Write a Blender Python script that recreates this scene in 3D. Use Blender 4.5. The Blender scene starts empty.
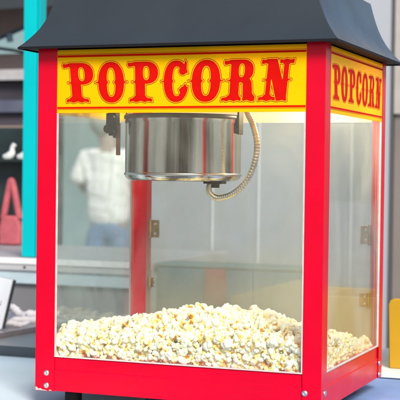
import bpy, bmesh, math, random
import numpy as np
from mathutils import Vector, Matrix, noise
random.seed(7)
S = bpy.context.scene
C = S.collection
PI = math.pi

# ------------------------------------------------------------------ helpers
def tag(o, label=None, cat=None, group=None, kind=None):
    if label: o['label'] = label
    if cat: o['category'] = cat
    if group: o['group'] = group
    if kind: o['kind'] = kind
    return o

def empty(name, loc, label=None, cat=None, group=None):
    o = bpy.data.objects.new(name, None); C.objects.link(o)
    o.location = loc; o.empty_display_size = .05
    return tag(o, label, cat, group)

def link(name, me, mat, parent=None, smooth=False):
    if mat: me.materials.append(mat)
    if smooth:
        for p in me.polygons: p.use_smooth = True
    o = bpy.data.objects.new(name, me); C.objects.link(o)
    if parent is not None:
        o.parent = parent
        o.matrix_parent_inverse = Matrix.Identity(4)
        o.location = -world_loc(parent)
    return o

def world_loc(o):
    v = Vector(o.location)
    if o.parent: v = v + world_loc(o.parent)
    return v

def build(name, bm, mat, parent=None, smooth=False, bevel=0, seg=2):
    me = bpy.data.meshes.new(name); bm.normal_update(); bm.to_mesh(me); bm.free()
    o = link(name, me, mat, parent, smooth)
    if bevel:
        m = o.modifiers.new('bevel', 'BEVEL'); m.width = bevel; m.segments = seg
        m.limit_method = 'ANGLE'; m.angle_limit = math.radians(40); m.harden_normals = False
    return o

def add_box(bm, x0, x1, y0, y1, z0, z1):
    v = [bm.verts.new(p) for p in ((x0,y0,z0),(x1,y0,z0),(x1,y1,z0),(x0,y1,z0),(x0,y0,z1),(x1,y0,z1),(x1,y1,z1),(x0,y1,z1))]
    for f in ((3,2,1,0),(4,5,6,7),(0,1,5,4),(1,2,6,5),(2,3,7,6),(3,0,4,7)): bm.faces.new([v[i] for i in f])
    return v

def box(name, x0, x1, y0, y1, z0, z1, mat, parent=None, bevel=0, seg=2):
    bm = bmesh.new(); add_box(bm, x0,x1,y0,y1,z0,z1)
    return build(name, bm, mat, parent, bevel=bevel, seg=seg)

def add_prism(bm, pts, a, b, axis='z'):
    def mk(p, t):
        if axis == 'z': return (p[0], p[1], t)
        if axis == 'y': return (p[0], t, p[1])
        return (t, p[0], p[1])
    lo = [bm.verts.new(mk(p, a)) for p in pts]; hi = [bm.verts.new(mk(p, b)) for p in pts]
    n = len(pts)
    bm.faces.new(lo[::-1]); bm.faces.new(hi)
    for i in range(n): bm.faces.new((lo[i], lo[(i+1)%n], hi[(i+1)%n], hi[i]))
    bmesh.ops.recalc_face_normals(bm, faces=bm.faces[:])

def add_lathe(bm, prof, cx, cy, n=48, axis='z', cap=True, base=0):
    rings = []
    for r, h in prof:
        ring = []
        for i in range(n):
            a = 2*PI*i/n; u, v = r*math.cos(a), r*math.sin(a)
            p = (cx+u, cy+v, h) if axis == 'z' else ((cx+u, base+h, cy+v) if axis == 'y' else (base+h, cx+u, cy+v))
            ring.append(bm.verts.new(p))
        rings.append(ring)
    for a, b in zip(rings, rings[1:]):
        for i in range(n): bm.faces.new((a[i], a[(i+1)%n], b[(i+1)%n], b[i]))
    if cap:
        bm.faces.new(rings[0]); bm.faces.new(rings[-1])
    bmesh.ops.recalc_face_normals(bm, faces=bm.faces[:])

def catmull(P, n=10):
    P = [Vector(p) for p in P]; Q = [2*P[0]-P[1]] + P + [2*P[-1]-P[-2]]; out = []
    for i in range(1, len(Q)-2):
        for k in range(n):
            t = k/n
            out.append(.5*((2*Q[i])+(-Q[i-1]+Q[i+1])*t+(2*Q[i-1]-5*Q[i]+4*Q[i+1]-Q[i+2])*t*t+(-Q[i-1]+3*Q[i]-3*Q[i+1]+Q[i+2])*t**3))
    out.append(P[-1]); return out

def add_tube(bm, path, rad, n=14):
    path = [Vector(p) for p in path]; up = Vector((0,1,.01)).normalized(); rings = []
    for i, p in enumerate(path):
        d = (path[min(i+1,len(path)-1)]-path[max(i-1,0)]).normalized()
        s = d.cross(up)
        if s.length < 1e-4: s = d.cross(Vector((1,0,0)))
        s.normalize(); w = s.cross(d).normalized()
        r = rad(i) if callable(rad) else rad
        rings.append([bm.verts.new(p+s*r*math.cos(2*PI*k/n)+w*r*math.sin(2*PI*k/n)) for k in range(n)])
    for a, b in zip(rings, rings[1:]):
        for k in range(n): bm.faces.new((a[k], a[(k+1)%n], b[(k+1)%n], b[k]))
    bm.faces.new(rings[0]); bm.faces.new(rings[-1])
    bmesh.ops.recalc_face_normals(bm, faces=bm.faces[:])

# ------------------------------------------------------------------ materials
def mat(name, col, rough=.5, metal=0, spec=.5, coat=0, var=0, vscale=20, bump=0, bscale=60, rvar=0, col2=None, stretch=None, ramp=(.35,.65)):
    m = bpy.data.materials.new(name); m.use_nodes = True; N = m.node_tree.nodes; L = m.node_tree.links
    b = N['Principled BSDF']; b.inputs['Roughness'].default_value = rough; b.inputs['Metallic'].default_value = metal
    b.inputs['Specular IOR Level'].default_value = spec; b.inputs['Coat Weight'].default_value = coat
    b.inputs['Coat Roughness'].default_value = .08
    b.inputs['Base Color'].default_value = (*col, 1)
    tc = N.new('ShaderNodeTexCoord'); mp = N.new('ShaderNodeMapping'); L.new(tc.outputs['Object'], mp.inputs[0])
    if stretch: mp.inputs['Scale'].default_value = stretch
    if var or col2:
        nz = N.new('ShaderNodeTexNoise'); nz.inputs['Scale'].default_value = vscale; nz.inputs['Detail'].default_value = 6
        L.new(mp.outputs[0], nz.inputs[0])
        cr = N.new('ShaderNodeValToRGB'); L.new(nz.outputs[0], cr.inputs[0])
        cr.color_ramp.elements[0].position = ramp[0]; cr.color_ramp.elements[1].position = ramp[1]
        c2 = col2 or tuple(min(1, c*(1+var)) for c in col); c1 = col if col2 else tuple(c*(1-var) for c in col)
        cr.color_ramp.elements[0].color = (*c1, 1); cr.color_ramp.elements[1].color = (*c2, 1)
        L.new(cr.outputs[0], b.inputs['Base Color'])
    if rvar:
        n2 = N.new('ShaderNodeTexNoise'); n2.inputs['Scale'].default_value = vscale*1.7; n2.inputs['Detail'].default_value = 5
        L.new(mp.outputs[0], n2.inputs[0]); mr = N.new('ShaderNodeMapRange'); L.new(n2.outputs[0], mr.inputs[0])
        mr.inputs[1].default_value = .3; mr.inputs[2].default_value = .7
        mr.inputs[3].default_value = max(.02, rough-rvar); mr.inputs[4].default_value = rough+rvar; L.new(mr.outputs[0], b.inputs['Roughness'])
    if bump:
        n3 = N.new('ShaderNodeTexNoise'); n3.inputs['Scale'].default_value = bscale; n3.inputs['Detail'].default_value = 5
        L.new(mp.outputs[0], n3.inputs[0]); bp = N.new('ShaderNodeBump'); bp.inputs['Strength'].default_value = bump; bp.inputs['Distance'].default_value = .002
        L.new(n3.outputs[0], bp.inputs['Height']); L.new(bp.outputs[0], b.inputs['Normal'])
    return m

M = {}
M['red'] = mat('red_enamel', (.61,.0,.020), .27, spec=.16, var=.07, vscale=7, rvar=.09, bump=.12, bscale=25)
M['roof'] = mat('slate_blue_enamel', (.030,.037,.043), .27, spec=.50, var=.08, vscale=6, rvar=.05, bump=.08, bscale=14)
M['black'] = mat('black_rubber', (.008,.008,.009), .6, spec=.2)
M['gasket'] = mat('cream_gasket', (.58,.52,.47), .5, var=.1, vscale=60)
M['kettle'] = mat('reflection_streaked_steel', (.16,.13,.11), .12, metal=1, col2=(.97,.94,.84), ramp=(.38,.50), rvar=.05, vscale=22, stretch=(1,1,.04))  # vertical dark and bright streaks in the colour stand in for reflected surroundings
M['steel'] = mat('brushed_steel', (.66,.65,.62), .17, metal=1, rvar=.06, vscale=9, bump=.02, bscale=30, stretch=(1,1,12))
M['darksteel'] = mat('dark_steel', (.035,.03,.028), .45, metal=.8, var=.3)
M['brass'] = mat('brass', (.36,.26,.13), .38, metal=1, var=.2, vscale=80)
M['conduit'] = mat('conduit_metal', (.74,.68,.52), .3, metal=1, var=.15, vscale=60)
M['screw'] = mat('screw_metal', (.75,.72,.70), .3, metal=1)
M['scuff'] = mat('bare_primer', (.60,.44,.40), .7, var=.15, vscale=90)
M['copper'] = mat('oxidised_copper', (.30,.13,.09), .4, metal=.6, var=.3, vscale=50)
M['bulb'] = mat('bulb', (1,.9,.7), .3)
bb = M['bulb'].node_tree.nodes['Principled BSDF']; bb.inputs['Emission Color'].default_value = (1,.86,.6,1); bb.inputs['Emission Strength'].default_value = 6
M['letter'] = mat('red_ink', (.58,.005,.003), .5, spec=.05, var=.05, vscale=50)
M['letterline'] = mat('orange_ink', (.36,.03,.006), .5, spec=.15)
M['line'] = mat('dark_red_ink', (.62,.008,.002), .5, spec=.05)
M['cream'] = mat('cream_enamel', (.62,.56,.42), .5, var=.06)
M['tray'] = mat('floor_tray_metal', (.5,.48,.44), .35, metal=1, var=.1)

# translucent yellow acrylic
m = mat('yellow_acrylic', (.97,.60,.002), .35, spec=.05, coat=.0, var=.04, vscale=12); M['yellow'] = m
N = m.node_tree.nodes; L = m.node_tree.links
tr = N.new('ShaderNodeBsdfTranslucent'); tr.inputs[0].default_value = (1,.66,.02,1)
mx = N.new('ShaderNodeMixShader'); mx.inputs[0].default_value = .3
L.new(N['Principled BSDF'].outputs[0], mx.inputs[1]); L.new(tr.outputs[0], mx.inputs[2]); L.new(mx.outputs[0], N['Material Output'].inputs[0])

def glass(name, veil=.05, rough=.03, tint=(.95,.97,.96), veilcol=(.8,.82,.78), low=0.0):
    """thin acrylic: clear, a fresnel reflection, and a film of dust, grease and painted haze"""
    m = bpy.data.materials.new(name); m.use_nodes = True; N = m.node_tree.nodes; L = m.node_tree.links
    N.remove(N['Principled BSDF'])
    t = N.new('ShaderNodeBsdfTransparent'); t.inputs[0].default_value = (*tint, 1)
    g = N.new('ShaderNodeBsdfGlossy'); g.inputs['Roughness'].default_value = rough
    fr = N.new('ShaderNodeFresnel'); geo = N.new('ShaderNodeNewGeometry'); io = N.new('ShaderNodeMapRange')   # same reflectance on both faces of the sheet
    L.new(geo.outputs['Backfacing'], io.inputs[0]); io.inputs[3].default_value = 1.42; io.inputs[4].default_value = 1/1.42; L.new(io.outputs[0], fr.inputs[0])
    d = N.new('ShaderNodeBsdfDiffuse'); d.inputs[0].default_value = (*veilcol, 1)
    tl = N.new('ShaderNodeBsdfTranslucent'); tl.inputs[0].default_value = (*veilcol, 1)
    dd = N.new('ShaderNodeMixShader'); dd.inputs[0].default_value = .5
    L.new(d.outputs[0], dd.inputs[1]); L.new(tl.outputs[0], dd.inputs[2])
    tc = N.new('ShaderNodeTexCoord'); nz = N.new('ShaderNodeTexNoise'); nz.inputs['Scale'].default_value = 9; nz.inputs['Detail'].default_value = 7
    mp = N.new('ShaderNodeMapping'); mp.inputs['Scale'].default_value = (1,1,.6)
    L.new(tc.outputs['Object'], mp.inputs[0]); L.new(mp.outputs[0], nz.inputs[0])
    mr = N.new('ShaderNodeMapRange'); L.new(nz.outputs[0], mr.inputs[0])
    mr.inputs[1].default_value = .35; mr.inputs[2].default_value = .7; mr.inputs[3].default_value = veil*.35; mr.inputs[4].default_value = veil*2.6
    nz.inputs['Distortion'].default_value = 1.2
    # small dried specks
    sp = N.new('ShaderNodeTexVoronoi'); sp.inputs['Scale'].default_value = 60; L.new(tc.outputs['Object'], sp.inputs[0])
    st = N.new('ShaderNodeMapRange'); L.new(sp.outputs['Distance'], st.inputs[0]); st.inputs[1].default_value = .045; st.inputs[2].default_value = .0
    st.inputs[3].default_value = 0; st.inputs[4].default_value = .55
    n4 = N.new('ShaderNodeTexNoise'); n4.inputs['Scale'].default_value = 14; L.new(tc.outputs['Object'], n4.inputs[0])
    gt = N.new('ShaderNodeMath'); gt.operation = 'GREATER_THAN'; L.new(n4.outputs[0], gt.inputs[0]); gt.inputs[1].default_value = .56
    mm = N.new('ShaderNodeMath'); mm.operation = 'MULTIPLY'; L.new(st.outputs[0], mm.inputs[0]); L.new(gt.outputs[0], mm.inputs[1])
    ad = N.new('ShaderNodeMath'); ad.operation = 'ADD'; L.new(mr.outputs[0], ad.inputs[0]); L.new(mm.outputs[0], ad.inputs[1])
    last = ad
    if low:      # haze painted into the sheet, densest just above the popcorn
        sx = N.new('ShaderNodeSeparateXYZ'); L.new(tc.outputs['Object'], sx.inputs[0])
        lr = N.new('ShaderNodeMapRange'); L.new(sx.outputs[2], lr.inputs[0]); lr.interpolation_type = 'SMOOTHSTEP'
        lr.inputs[1].default_value = .12; lr.inputs[2].default_value = .30; lr.inputs[3].default_value = low; lr.inputs[4].default_value = 0
        a2 = N.new('ShaderNodeMath'); a2.operation = 'ADD'; L.new(ad.outputs[0], a2.inputs[0]); L.new(lr.outputs[0], a2.inputs[1]); last = a2
    x1 = N.new('ShaderNodeMixShader'); L.new(last.outputs[0], x1.inputs[0]); L.new(t.outputs[0], x1.inputs[1]); L.new(dd.outputs[0], x1.inputs[2])
    x2 = N.new('ShaderNodeMixShader'); L.new(fr.outputs[0], x2.inputs[0]); L.new(x1.outputs[0], x2.inputs[1]); L.new(g.outputs[0], x2.inputs[2])
    L.new(x2.outputs[0], N['Material Output'].inputs[0])
    return m
M['glass'] = glass('front_acrylic', .024)
M['glass_side'] = glass('side_acrylic', .09, veilcol=(.62,.72,.70))
M['glass_rear'] = glass('rear_acrylic', .07, veilcol=(.60,.58,.44), low=.48, rough=.26)

# popcorn
def popcorn_mat():
    m = bpy.data.materials.new('popcorn'); m.use_nodes = True; N = m.node_tree.nodes; L = m.node_tree.links
    b = N['Principled BSDF']; b.inputs['Roughness'].default_value = .75
    bn_ = N.new('ShaderNodeTexNoise'); bn_.inputs['Scale'].default_value = 520; bn_.inputs['Detail'].default_value = 3
    bt = N.new('ShaderNodeTexCoord'); L.new(bt.outputs['Object'], bn_.inputs[0])
    bp = N.new('ShaderNodeBump'); bp.inputs['Strength'].default_value = .5; bp.inputs['Distance'].default_value = .0012; L.new(bn_.outputs[0], bp.inputs['Height']); L.new(bp.outputs[0], b.inputs['Normal'])
    at = N.new('ShaderNodeAttribute'); at.attribute_name = 'hull'
    nz = N.new('ShaderNodeTexNoise'); nz.inputs['Scale'].default_value = 110; nz.inputs['Detail'].default_value = 4
    tc = N.new('ShaderNodeTexCoord'); L.new(tc.outputs['Object'], nz.inputs[0])
    a = N.new('ShaderNodeMath'); a.operation = 'MULTIPLY_ADD'; L.new(nz.outputs[0], a.inputs[0]); a.inputs[1].default_value = .70; L.new(at.outputs['Fac'], a.inputs[2])
    cr = N.new('ShaderNodeValToRGB'); L.new(a.outputs[0], cr.inputs[0]); e = cr.color_ramp.elements
    e[0].position = .34; e[0].color = (.99,.95,.80,1); e[1].position = 1.1; e[1].color = (.50,.18,.015,1)
    x = e.new(.58); x.color = (.96,.85,.42,1); x = e.new(.78); x.color = (.84,.52,.06,1)
    L.new(cr.outputs[0], b.inputs['Base Color'])
    b.inputs['Subsurface Weight'].default_value = .25; b.inputs['Subsurface Radius'].default_value = (.004,.003,.002); b.inputs['Subsurface Scale'].default_value = 1
    return m
M['popcorn'] = popcorn_mat()

# ------------------------------------------------------------------ camera
cam = bpy.data.objects.new('camera', bpy.data.cameras.new('camera')); C.objects.link(cam)
yaw, pitch, roll = -.3704, -.0197, .0127
fw = Vector((math.sin(yaw)*math.cos(pitch), math.cos(yaw)*math.cos(pitch), math.sin(pitch)))
rt = Vector((math.cos(yaw), -math.sin(yaw), 0)); up = rt.cross(fw)
r2 = rt*math.cos(roll)+up*math.sin(roll); u2 = -rt*math.sin(roll)+up*math.cos(roll)
mw = Matrix((r2, u2, -fw)).transposed().to_4x4(); mw.translation = Vector((1.0474,-1.9384,.4075)); cam.matrix_world = mw
cam.data.sensor_width = 36; cam.data.lens = 1298.2/400*36
cam.data.clip_start = .05; cam.data.clip_end = 500
cam.data.dof.use_dof = True; cam.data.dof.focus_distance = 2.10; cam.data.dof.aperture_fstop = 10
S.camera = cam

# ------------------------------------------------------------------ the machine
W, D = .50, .4054
Z0, ZG, ZS, ZT = .0398, .0978, .507, .618         # rail bottom, glass bottom, sign bottom, top of body
XL, XR, YF, YB = .0355, .4650, .0316, .3813
mc = empty('popcorn_machine', (.25,.20,.016), 'red popcorn machine with yellow POPCORN signs, glass sides and flared slate roof', 'popcorn machine')

T = .0016
def post(pts, peel=False):
    bm = bmesh.new(); add_prism(bm, pts, Z0, ZT); return build('corner_post', bm, M['red'], mc, bevel=.0011, seg=3)
pFL = post([(0,0),(XL,0),(XL,T),(T,T),(T,YF),(0,YF)])
pFR = post([(W,0),(W,YF),(W-T,YF),(W-T,T),(XR+.004,T),(XR+.004,0)])
pBL = post([(0,D),(0,YB),(T,YB),(T,D-T),(XL,D-T),(XL,D)])
pBR = post([(W,D),(W-.024,D),(W-.024,D-T),(W-T,D-T),(W-T,YB),(W,YB)])

# base rails: folded sheet with a crease line below the glass
def rail(a, b, side):
    prof = [(0,Z0+.001),(0,Z0+.036),(.0012,Z0+.0372),(.0012,ZG-.001),(.002,ZG),(.016,ZG),(.016,Z0+.001)]
    bm = bmesh.new()
    if side == 'front': add_prism(bm, [(p[0]+T+.0001,p[1]) for p in prof], a, b, 'x')
    if side == 'back':  add_prism(bm, [(D-T-.0001-p[0],p[1]) for p in prof], a, b, 'x')
    if side == 'right': add_prism(bm, [(W-T-.0001-p[0],p[1]) for p in prof], a, b, 'y')
    if side == 'left':  add_prism(bm, [(T+.0001+p[0],p[1]) for p in prof], a, b, 'y')
    return build('base_rail', bm, M['red'], mc, bevel=.0005)
rail(T+.0002,W-T-.0002,'front'); rail(T+.0002,W-T-.0002,'back'); rail(.0178,D-.0178,'right'); rail(.0178,D-.0178,'left')

def screw(x, y, z, ax, parent):
    bm = bmesh.new(); n = 20; prof = [(.0052,0),(.0052,.0006),(.0040,.0018),(.0026,.0024),(.0012,.0024),(.0010,.0012),(.0001,.0012)]
    s = -1 if ax == 'y' else 1
    rings = []
    for r, h in prof:
        rings.append([bm.verts.new((x+r*math.cos(2*PI*i/n), y-h, z+r*math.sin(2*PI*i/n)) if ax == 'y' else (x+h, y+r*math.cos(2*PI*i/n), z+r*math.sin(2*PI*i/n))) for i in range(n)])
    for a, b in zip(rings, rings[1:]):
        for i in range(n): bm.faces.new((a[i], a[(i+1)%n], b[(i+1)%n], b[i]))
    bm.faces.new(rings[-1]); bmesh.ops.recalc_face_normals(bm, faces=bm.faces[:])
    return build('screw', bm, M['screw'], parent, smooth=True)
screw(.0215,0,.0705,'y',pFL); screw(.0215,0,.0495,'y',pFL); screw(.0215,0,.45,'y',pFL) if False else None
screw(.4735,0,.0685,'y',pFR); screw(W,.0215,.0675,'x',pFR); screw(W,.385,.0675,'x',pBR); screw(W,.385,.047,'x',pBR)
# chipped paint at the lower left corner: irregular bare patch
def chip(pts, parent):
    bm = bmesh.new(); f = [bm.verts.new((x,-.0002,z)) for x, z in pts]; bm.faces.new(f); return build('bare_patch', bm, M['scuff'], parent)
chip([(.001,.0405),(.001,.0462),(.004,.0455),(.0065,.0432),(.011,.0440),(.0135,.0420),(.019,.0418),(.024,.0405)], pFL)
chip([(.026,.0409),(.0265,.0422),(.030,.0424),(.0325,.0409)], pFL)

# gaskets and glass
def pane(kind, mt, gas=True):
    bm = bmesh.new()
    z0, z1 = ZG-.006, ZS+.004
    if kind == 'front': add_box(bm, XL-.006, XR+.006, .0036, .0058, z0, z1)
    if kind == 'right': add_box(bm, W-.0058, W-.0036, YF-.006, YB+.006, z0, z1)
    if kind == 'left':  add_box(bm, .0036, .0058, YF-.006, YB+.006, z0, z1)
    p = build('glass_pane', bm, mt, mc)
    bm = bmesh.new(); g = .0025
    a0, a1 = (XL, XR+.004) if kind == 'front' else (YF, YB)
    def strip(u0,u1,v0,v1):
        if kind == 'front': add_box(bm,u0,u1,.0008,.0034,v0,v1)
        if kind == 'right': add_box(bm,W-.0034,W-.0008,u0,u1,v0,v1)
        if kind == 'left':  add_box(bm,.0008,.0034,u0,u1,v0,v1)
    strip(a0+.0001,a0+g,ZG+.0003,ZS); strip(a1-(g if kind!='right' else .0045),a1-.0001,ZG+.0003,ZS)
    strip(a0+g,a1-(g if kind!='right' else .0045),ZG+.0003,ZG+.0026)
    build('gasket', bm, M['gasket'], p)
    return p
M['glass_right'] = glass('right_acrylic', .07)
pane('front', M['glass']); pane('right', M['glass_right']); pane('left', M['glass_side'])

# rear doors: two acrylic leaves with brass hinges and a small knob
for (a, b, hx) in ((XL-.008,.2492,0), (.2508,W-.020,1)):
    bm = bmesh.new(); add_box(bm, a, b, D-.0062, D-.0034, ZG+.012, ZS-.002)
    d = build('rear_door', bm, M['glass_rear'], mc)
    for zc in ((.300,.195) if hx == 0 else (.300,.180)):
        bm = bmesh.new()
        x = XL+.002 if hx == 0 else .4585
        hh = .017 if zc > .25 else (.009 if hx == 0 else .012)
        add_box(bm, x, x+.018 if zc>.25 or hx else x+.008, D-.0092, D-.0066, zc-hh, zc+hh)
        add_lathe(bm, [(.0032,-hh-.002),(.0032,hh+.002)], x if hx == 0 else x+.018, D-.0105, 12)
        for v in bm.verts[-24:]: v.co.z += zc
        h = build('hinge', bm, M['brass'], d, bevel=.0006)
        bm = bmesh.new()
        for dz in (-hh*.55,hh*.55):
            add_lathe(bm, [(.0026,0),(.0020,-.0012)], x+.010, zc+dz, 12, 'y', base=D-.0093)
        build('screw', bm, M['screw'], h)

# floor tray, ceiling and heater housing
box('floor_tray', T+.017, W-T-.017, T+.017, D-T-.017, Z0+.012, Z0+.024, M['tray'], mc)
box('ceiling_panel', T+.001, W-T-.001, T+.001, D-T-.001, .6085, .6125, M['steel'], mc)
hb = box('heater_housing', .085, .345, .13, .27, .560, .608, M['steel'], mc, bevel=.004)

# feet
for x, y in ((.050,.045),(.450,.045),(.050,.36),(.450,.36)):
    bm = bmesh.new(); add_lathe(bm, [(.013,.0165),(.0145,.020),(.0145,.034),(.011,.0405)], x, y, 28)
    build('foot', bm, M['black'], mc, smooth=False, bevel=.0006)

# roof: flared sheet, rim, flat cap
def frange(a,b,n): return [a+(b-a)*i/n for i in range(n+1)]
OV = .025
prof = [(0,.6165),(.007,.6235),(.0135,.6315),(.020,.6400),(.026,.6490),(.0315,.6600),(.0365,.6720),(.0410,.6860),(.0448,.7000),(.0480,.7140),(.0500,.7220)]
bm = bmesh.new(); rings = []
for s, z in prof:
    ring = []
    c = [(-OV+s,-OV+s),(W+OV-s,-OV+s),(W+OV-s,D+OV-s),(-OV+s,D+OV-s)]
    for i in range(4):
        ring.append(bm.verts.new((*c[i], z)))
    rings.append(ring)
for a, b in zip(rings, rings[1:]):
    for i in range(4): bm.faces.new((a[i],a[(i+1)%4],b[(i+1)%4],b[i]))
bm.faces.new(rings[-1])
bmesh.ops.recalc_face_normals(bm, faces=bm.faces[:])
for e in bm.edges:
    z = {round(v.co.z,5) for v in e.verts}
    if len(z) > 1: e.smooth = False
    if all(abs(v.co.z-.722)<1e-4 for v in e.verts): e.smooth = False
me = bpy.data.meshes.new('roof'); bm.to_mesh(me); bm.free()
roof = link('roof', me, M['roof'], mc, smooth=True)
bv = roof.modifiers.new('bevel','BEVEL'); bv.width = .0012; bv.segments = 2; bv.limit_method = 'ANGLE'; bv.angle_limit = math.radians(45)
bm = bmesh.new()       # downturned black rim and soffit
o, i_ = OV+.0004, OV-.003
for (x0,x1,y0,y1) in ((-o,W+o,-o,-i_),(-o,W+o,D+i_,D+o),(-o,-i_,-i_,D+i_),(W+i_,W+o,-i_,D+i_)):
    add_box(bm, x0,x1,y0,y1,.6125,.6163)
build('roof_rim', bm, M['black'], roof)
box('soffit', -i_+.0002, W+i_-.0002, -i_+.0002, D+i_-.0002, .6145, .6160, M['black'], roof)

# ------------------------------------------------------------------ lettering: signed-distance glyphs, contoured to meshes
def sd_ell(X, Z, cx, cz, a, b, p=2.0):
    x, z = (X-cx)/a, (Z-cz)/b
    k = (np.abs(x)**p+np.abs(z)**p)**(1/p)
    g = np.sqrt((x/a)**2+(z/b)**2)/np.maximum(np.sqrt(x*x+z*z),1e-6)
    return (k-1)/np.maximum(g,1e-6)
def sd_poly(X, Z, P):
    d = np.full(X.shape, 1e9); s = np.ones(X.shape); n = len(P)
    for i in range(n):
        ax, az = P[i]; bx, bz = P[i-1]
        ex, ez = bx-ax, bz-az; wx, wz = X-ax, Z-az
        t = np.clip((wx*ex+wz*ez)/(ex*ex+ez*ez),0,1)
        d = np.minimum(d, (wx-ex*t)**2+(wz-ez*t)**2)
        c1 = Z >= az; c2 = Z < bz; c3 = ex*wz > ez*wx
        s = np.where((c1&c2&c3)|(~c1&~c2&~c3), -s, s)
    return s*np.sqrt(d)
def spur(x, z=.5, w=.085, h=.045): return [(x-w,z+.008),(x-.022,z+.014),(x,z+h),(x+.022,z+.014),(x+w,z+.008),(x+w,z-.008),(x+.022,z-.014),(x,z-h),(x-.022,z-.014),(x-w,z-.008)]
def glyph(ch, X, Z):
    U = lambda *a: np.minimum.reduce(a)
    pol = lambda P: sd_poly(X, Z, P)
    if ch == 'P':
        stem = pol([(.20,0.05),(.46,.05),(.46,.97),(.20,.97)])
        top = pol([(0,.93),(.02,.985),(.09,.972),(.20,1.0),(.48,1.0),(.48,.86),(.22,.86),(.17,.90),(.11,.885),(.03,.875)])
        bowl = sd_ell(X,Z,.48,.725,.33,.275,2.3); bowl = np.maximum(bowl, -(X-.26))
        cnt = sd_ell(X,Z,.495,.715,.085,.175,2.4)
        foot = pol([(.04,.0),(.045,.075),(.12,.095),(.20,.16),(.46,.16),(.52,.095),(.63,.085),(.65,.0),(.53,.025),(.45,-.005),(.34,.03),(.22,-.005),(.13,.025)])
        return U(np.maximum(U(stem,top,bowl),-cnt), foot, pol(spur(.20,.50)))
    if ch == 'R':
        stem = pol([(.20,0.05),(.43,.05),(.43,.97),(.20,.97)])
        top = pol([(.02,.93),(.04,.985),(.11,.972),(.20,1.0),(.48,1.0),(.48,.87),(.22,.87),(.17,.90),(.11,.885),(.05,.875)])
        bowl = sd_ell(X,Z,.47,.74,.30,.26,2.3); bowl = np.maximum(bowl, -(X-.26))
        cnt = sd_ell(X,Z,.475,.74,.075,.165,2.4)
        slot = pol([(.43,-.1),(.43,.42),(.475,.46),(.52,.42),(.54,.1),(.50,-.1)])
        leg = pol([(.42,.56),(.66,.56),(.74,.46),(.77,.18),(.84,.10),(.83,.0),(.74,-.005),(.64,.03),(.56,.0),(.52,.05),(.535,.2),(.52,.42),(.42,.46)])
        foot = pol([(.0,.0),(.005,.075),(.12,.095),(.20,.16),(.43,.16),(.47,.09),(.50,.08),(.49,.0),(.41,.025),(.32,-.005),(.22,.03),(.13,-.005),(.06,.02)])
        return U(np.maximum(U(stem,top,bowl),-cnt), np.maximum(leg,-slot), foot, pol(spur(.20,.50)))
    if ch == 'O':
        o = np.maximum(sd_ell(X,Z,.355,.5,.345,.51,2.25), -sd_ell(X,Z,.355,.5,.115,.365,2.6))
        return U(o, pol(spur(.01)), pol(spur(.70)), pol(spur(.24,.5,.045,.06)), pol(spur(.47,.5,.045,.06)))
    if ch == 'C':
        o = np.maximum(sd_ell(X,Z,.345,.5,.345,.51,2.25), -sd_ell(X,Z,.365,.5,.125,.365,2.5))
        o = np.maximum(o, -pol([(.40,.36),(.80,.36),(.80,.70),(.40,.70)]))
        ball = sd_ell(X,Z,.53,.76,.105,.105)
        beak = pol([(.54,.10),(.42,.30),(.52,.35),(.60,.44),(.65,.34),(.65,.22)])
        return U(o, ball, beak, pol(spur(.01)), pol(spur(.235,.5,.045,.06)), pol([(.50,.93),(.57,.92),(.60,1.02),(.64,.95),(.64,.80),(.56,.80)]))
    if ch == 'N':
        ls = pol([(.17,.05),(.29,.05),(.29,.95),(.17,.95)])
        rs = pol([(.59,.2),(.70,.0),(.72,.1),(.72,.95),(.59,.95)])
        dg = pol([(.15,.98),(.40,1.0),(.72,.12),(.72,-.01),(.58,.03),(.47,-.005)])
        s1 = pol([(.0,.93),(.015,.99),(.09,.975),(.16,1.0),(.40,1.0),(.38,.90),(.2,.87),(.12,.895),(.02,.875)])
        s2 = pol([(.48,.89),(.47,.99),(.56,.975),(.65,1.0),(.75,.975),(.85,.995),(.84,.885),(.76,.895),(.70,.85),(.60,.85),(.55,.90)])
        s3 = pol([(.0,.0),(.005,.085),(.10,.095),(.15,.15),(.30,.15),(.35,.095),(.43,.085),(.44,.0),(.34,.025),(.22,-.005),(.10,.025)])
        s4 = pol([(.47,-.005),(.47,.07),(.72,.07),(.74,-.005),(.66,.03),(.56,.0)])
        return U(ls,rs,dg,s1,s2,s3,s4,pol(spur(.17)),pol(spur(.72)))
GW = {'P':.80,'O':.71,'C':.66,'R':.84,'N':.85}
def contour(F, xs, zs, lo, hi):
    """filled region lo<F<hi of a sampled field, as triangles clipped to the iso lines"""
    V = []; T_ = []
    def clip(poly, lim, sign):
        out = []
        for i in range(len(poly)):
            a, b = poly[i-1], poly[i]
            ia, ib = sign*(a[2]-lim) >= 0, sign*(b[2]-lim) >= 0
            if ia != ib:
                t = (lim-a[2])/(b[2]-a[2]); out.append((a[0]+(b[0]-a[0])*t, a[1]+(b[1]-a[1])*t, lim))
            if ib: out.append(b)
        return out
    for i in range(len(xs)-1):
        for j in range(len(zs)-1):
            q = [(xs[i],zs[j],F[i,j]),(xs[i+1],zs[j],F[i+1,j]),(xs[i+1],zs[j+1],F[i+1,j+1]),(xs[i],zs[j+1],F[i,j+1])]
            mn, mx_ = min(p[2] for p in q), max(p[2] for p in q)
            if mx_ < lo or mn > hi: continue
            if mn >= lo and mx_ <= hi: T_.append([p[:2] for p in q]); continue
            for tri in ((q[0],q[1],q[2]),(q[0],q[2],q[3])):
                P = clip(list(tri), lo, 1)
                if len(P) >= 3: P = clip(P, hi, -1)
                if len(P) >= 3: T_.append([p[:2] for p in P])
    return T_
layout = [('P',.048,.103,.10),('O',.111,.159,.04),('P',.165,.2185,.03),('C',.229,.270,0),('O',.277,.327,-.02),('R',.330,.386,-.06),('N',.393,.447,-.10)]
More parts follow.
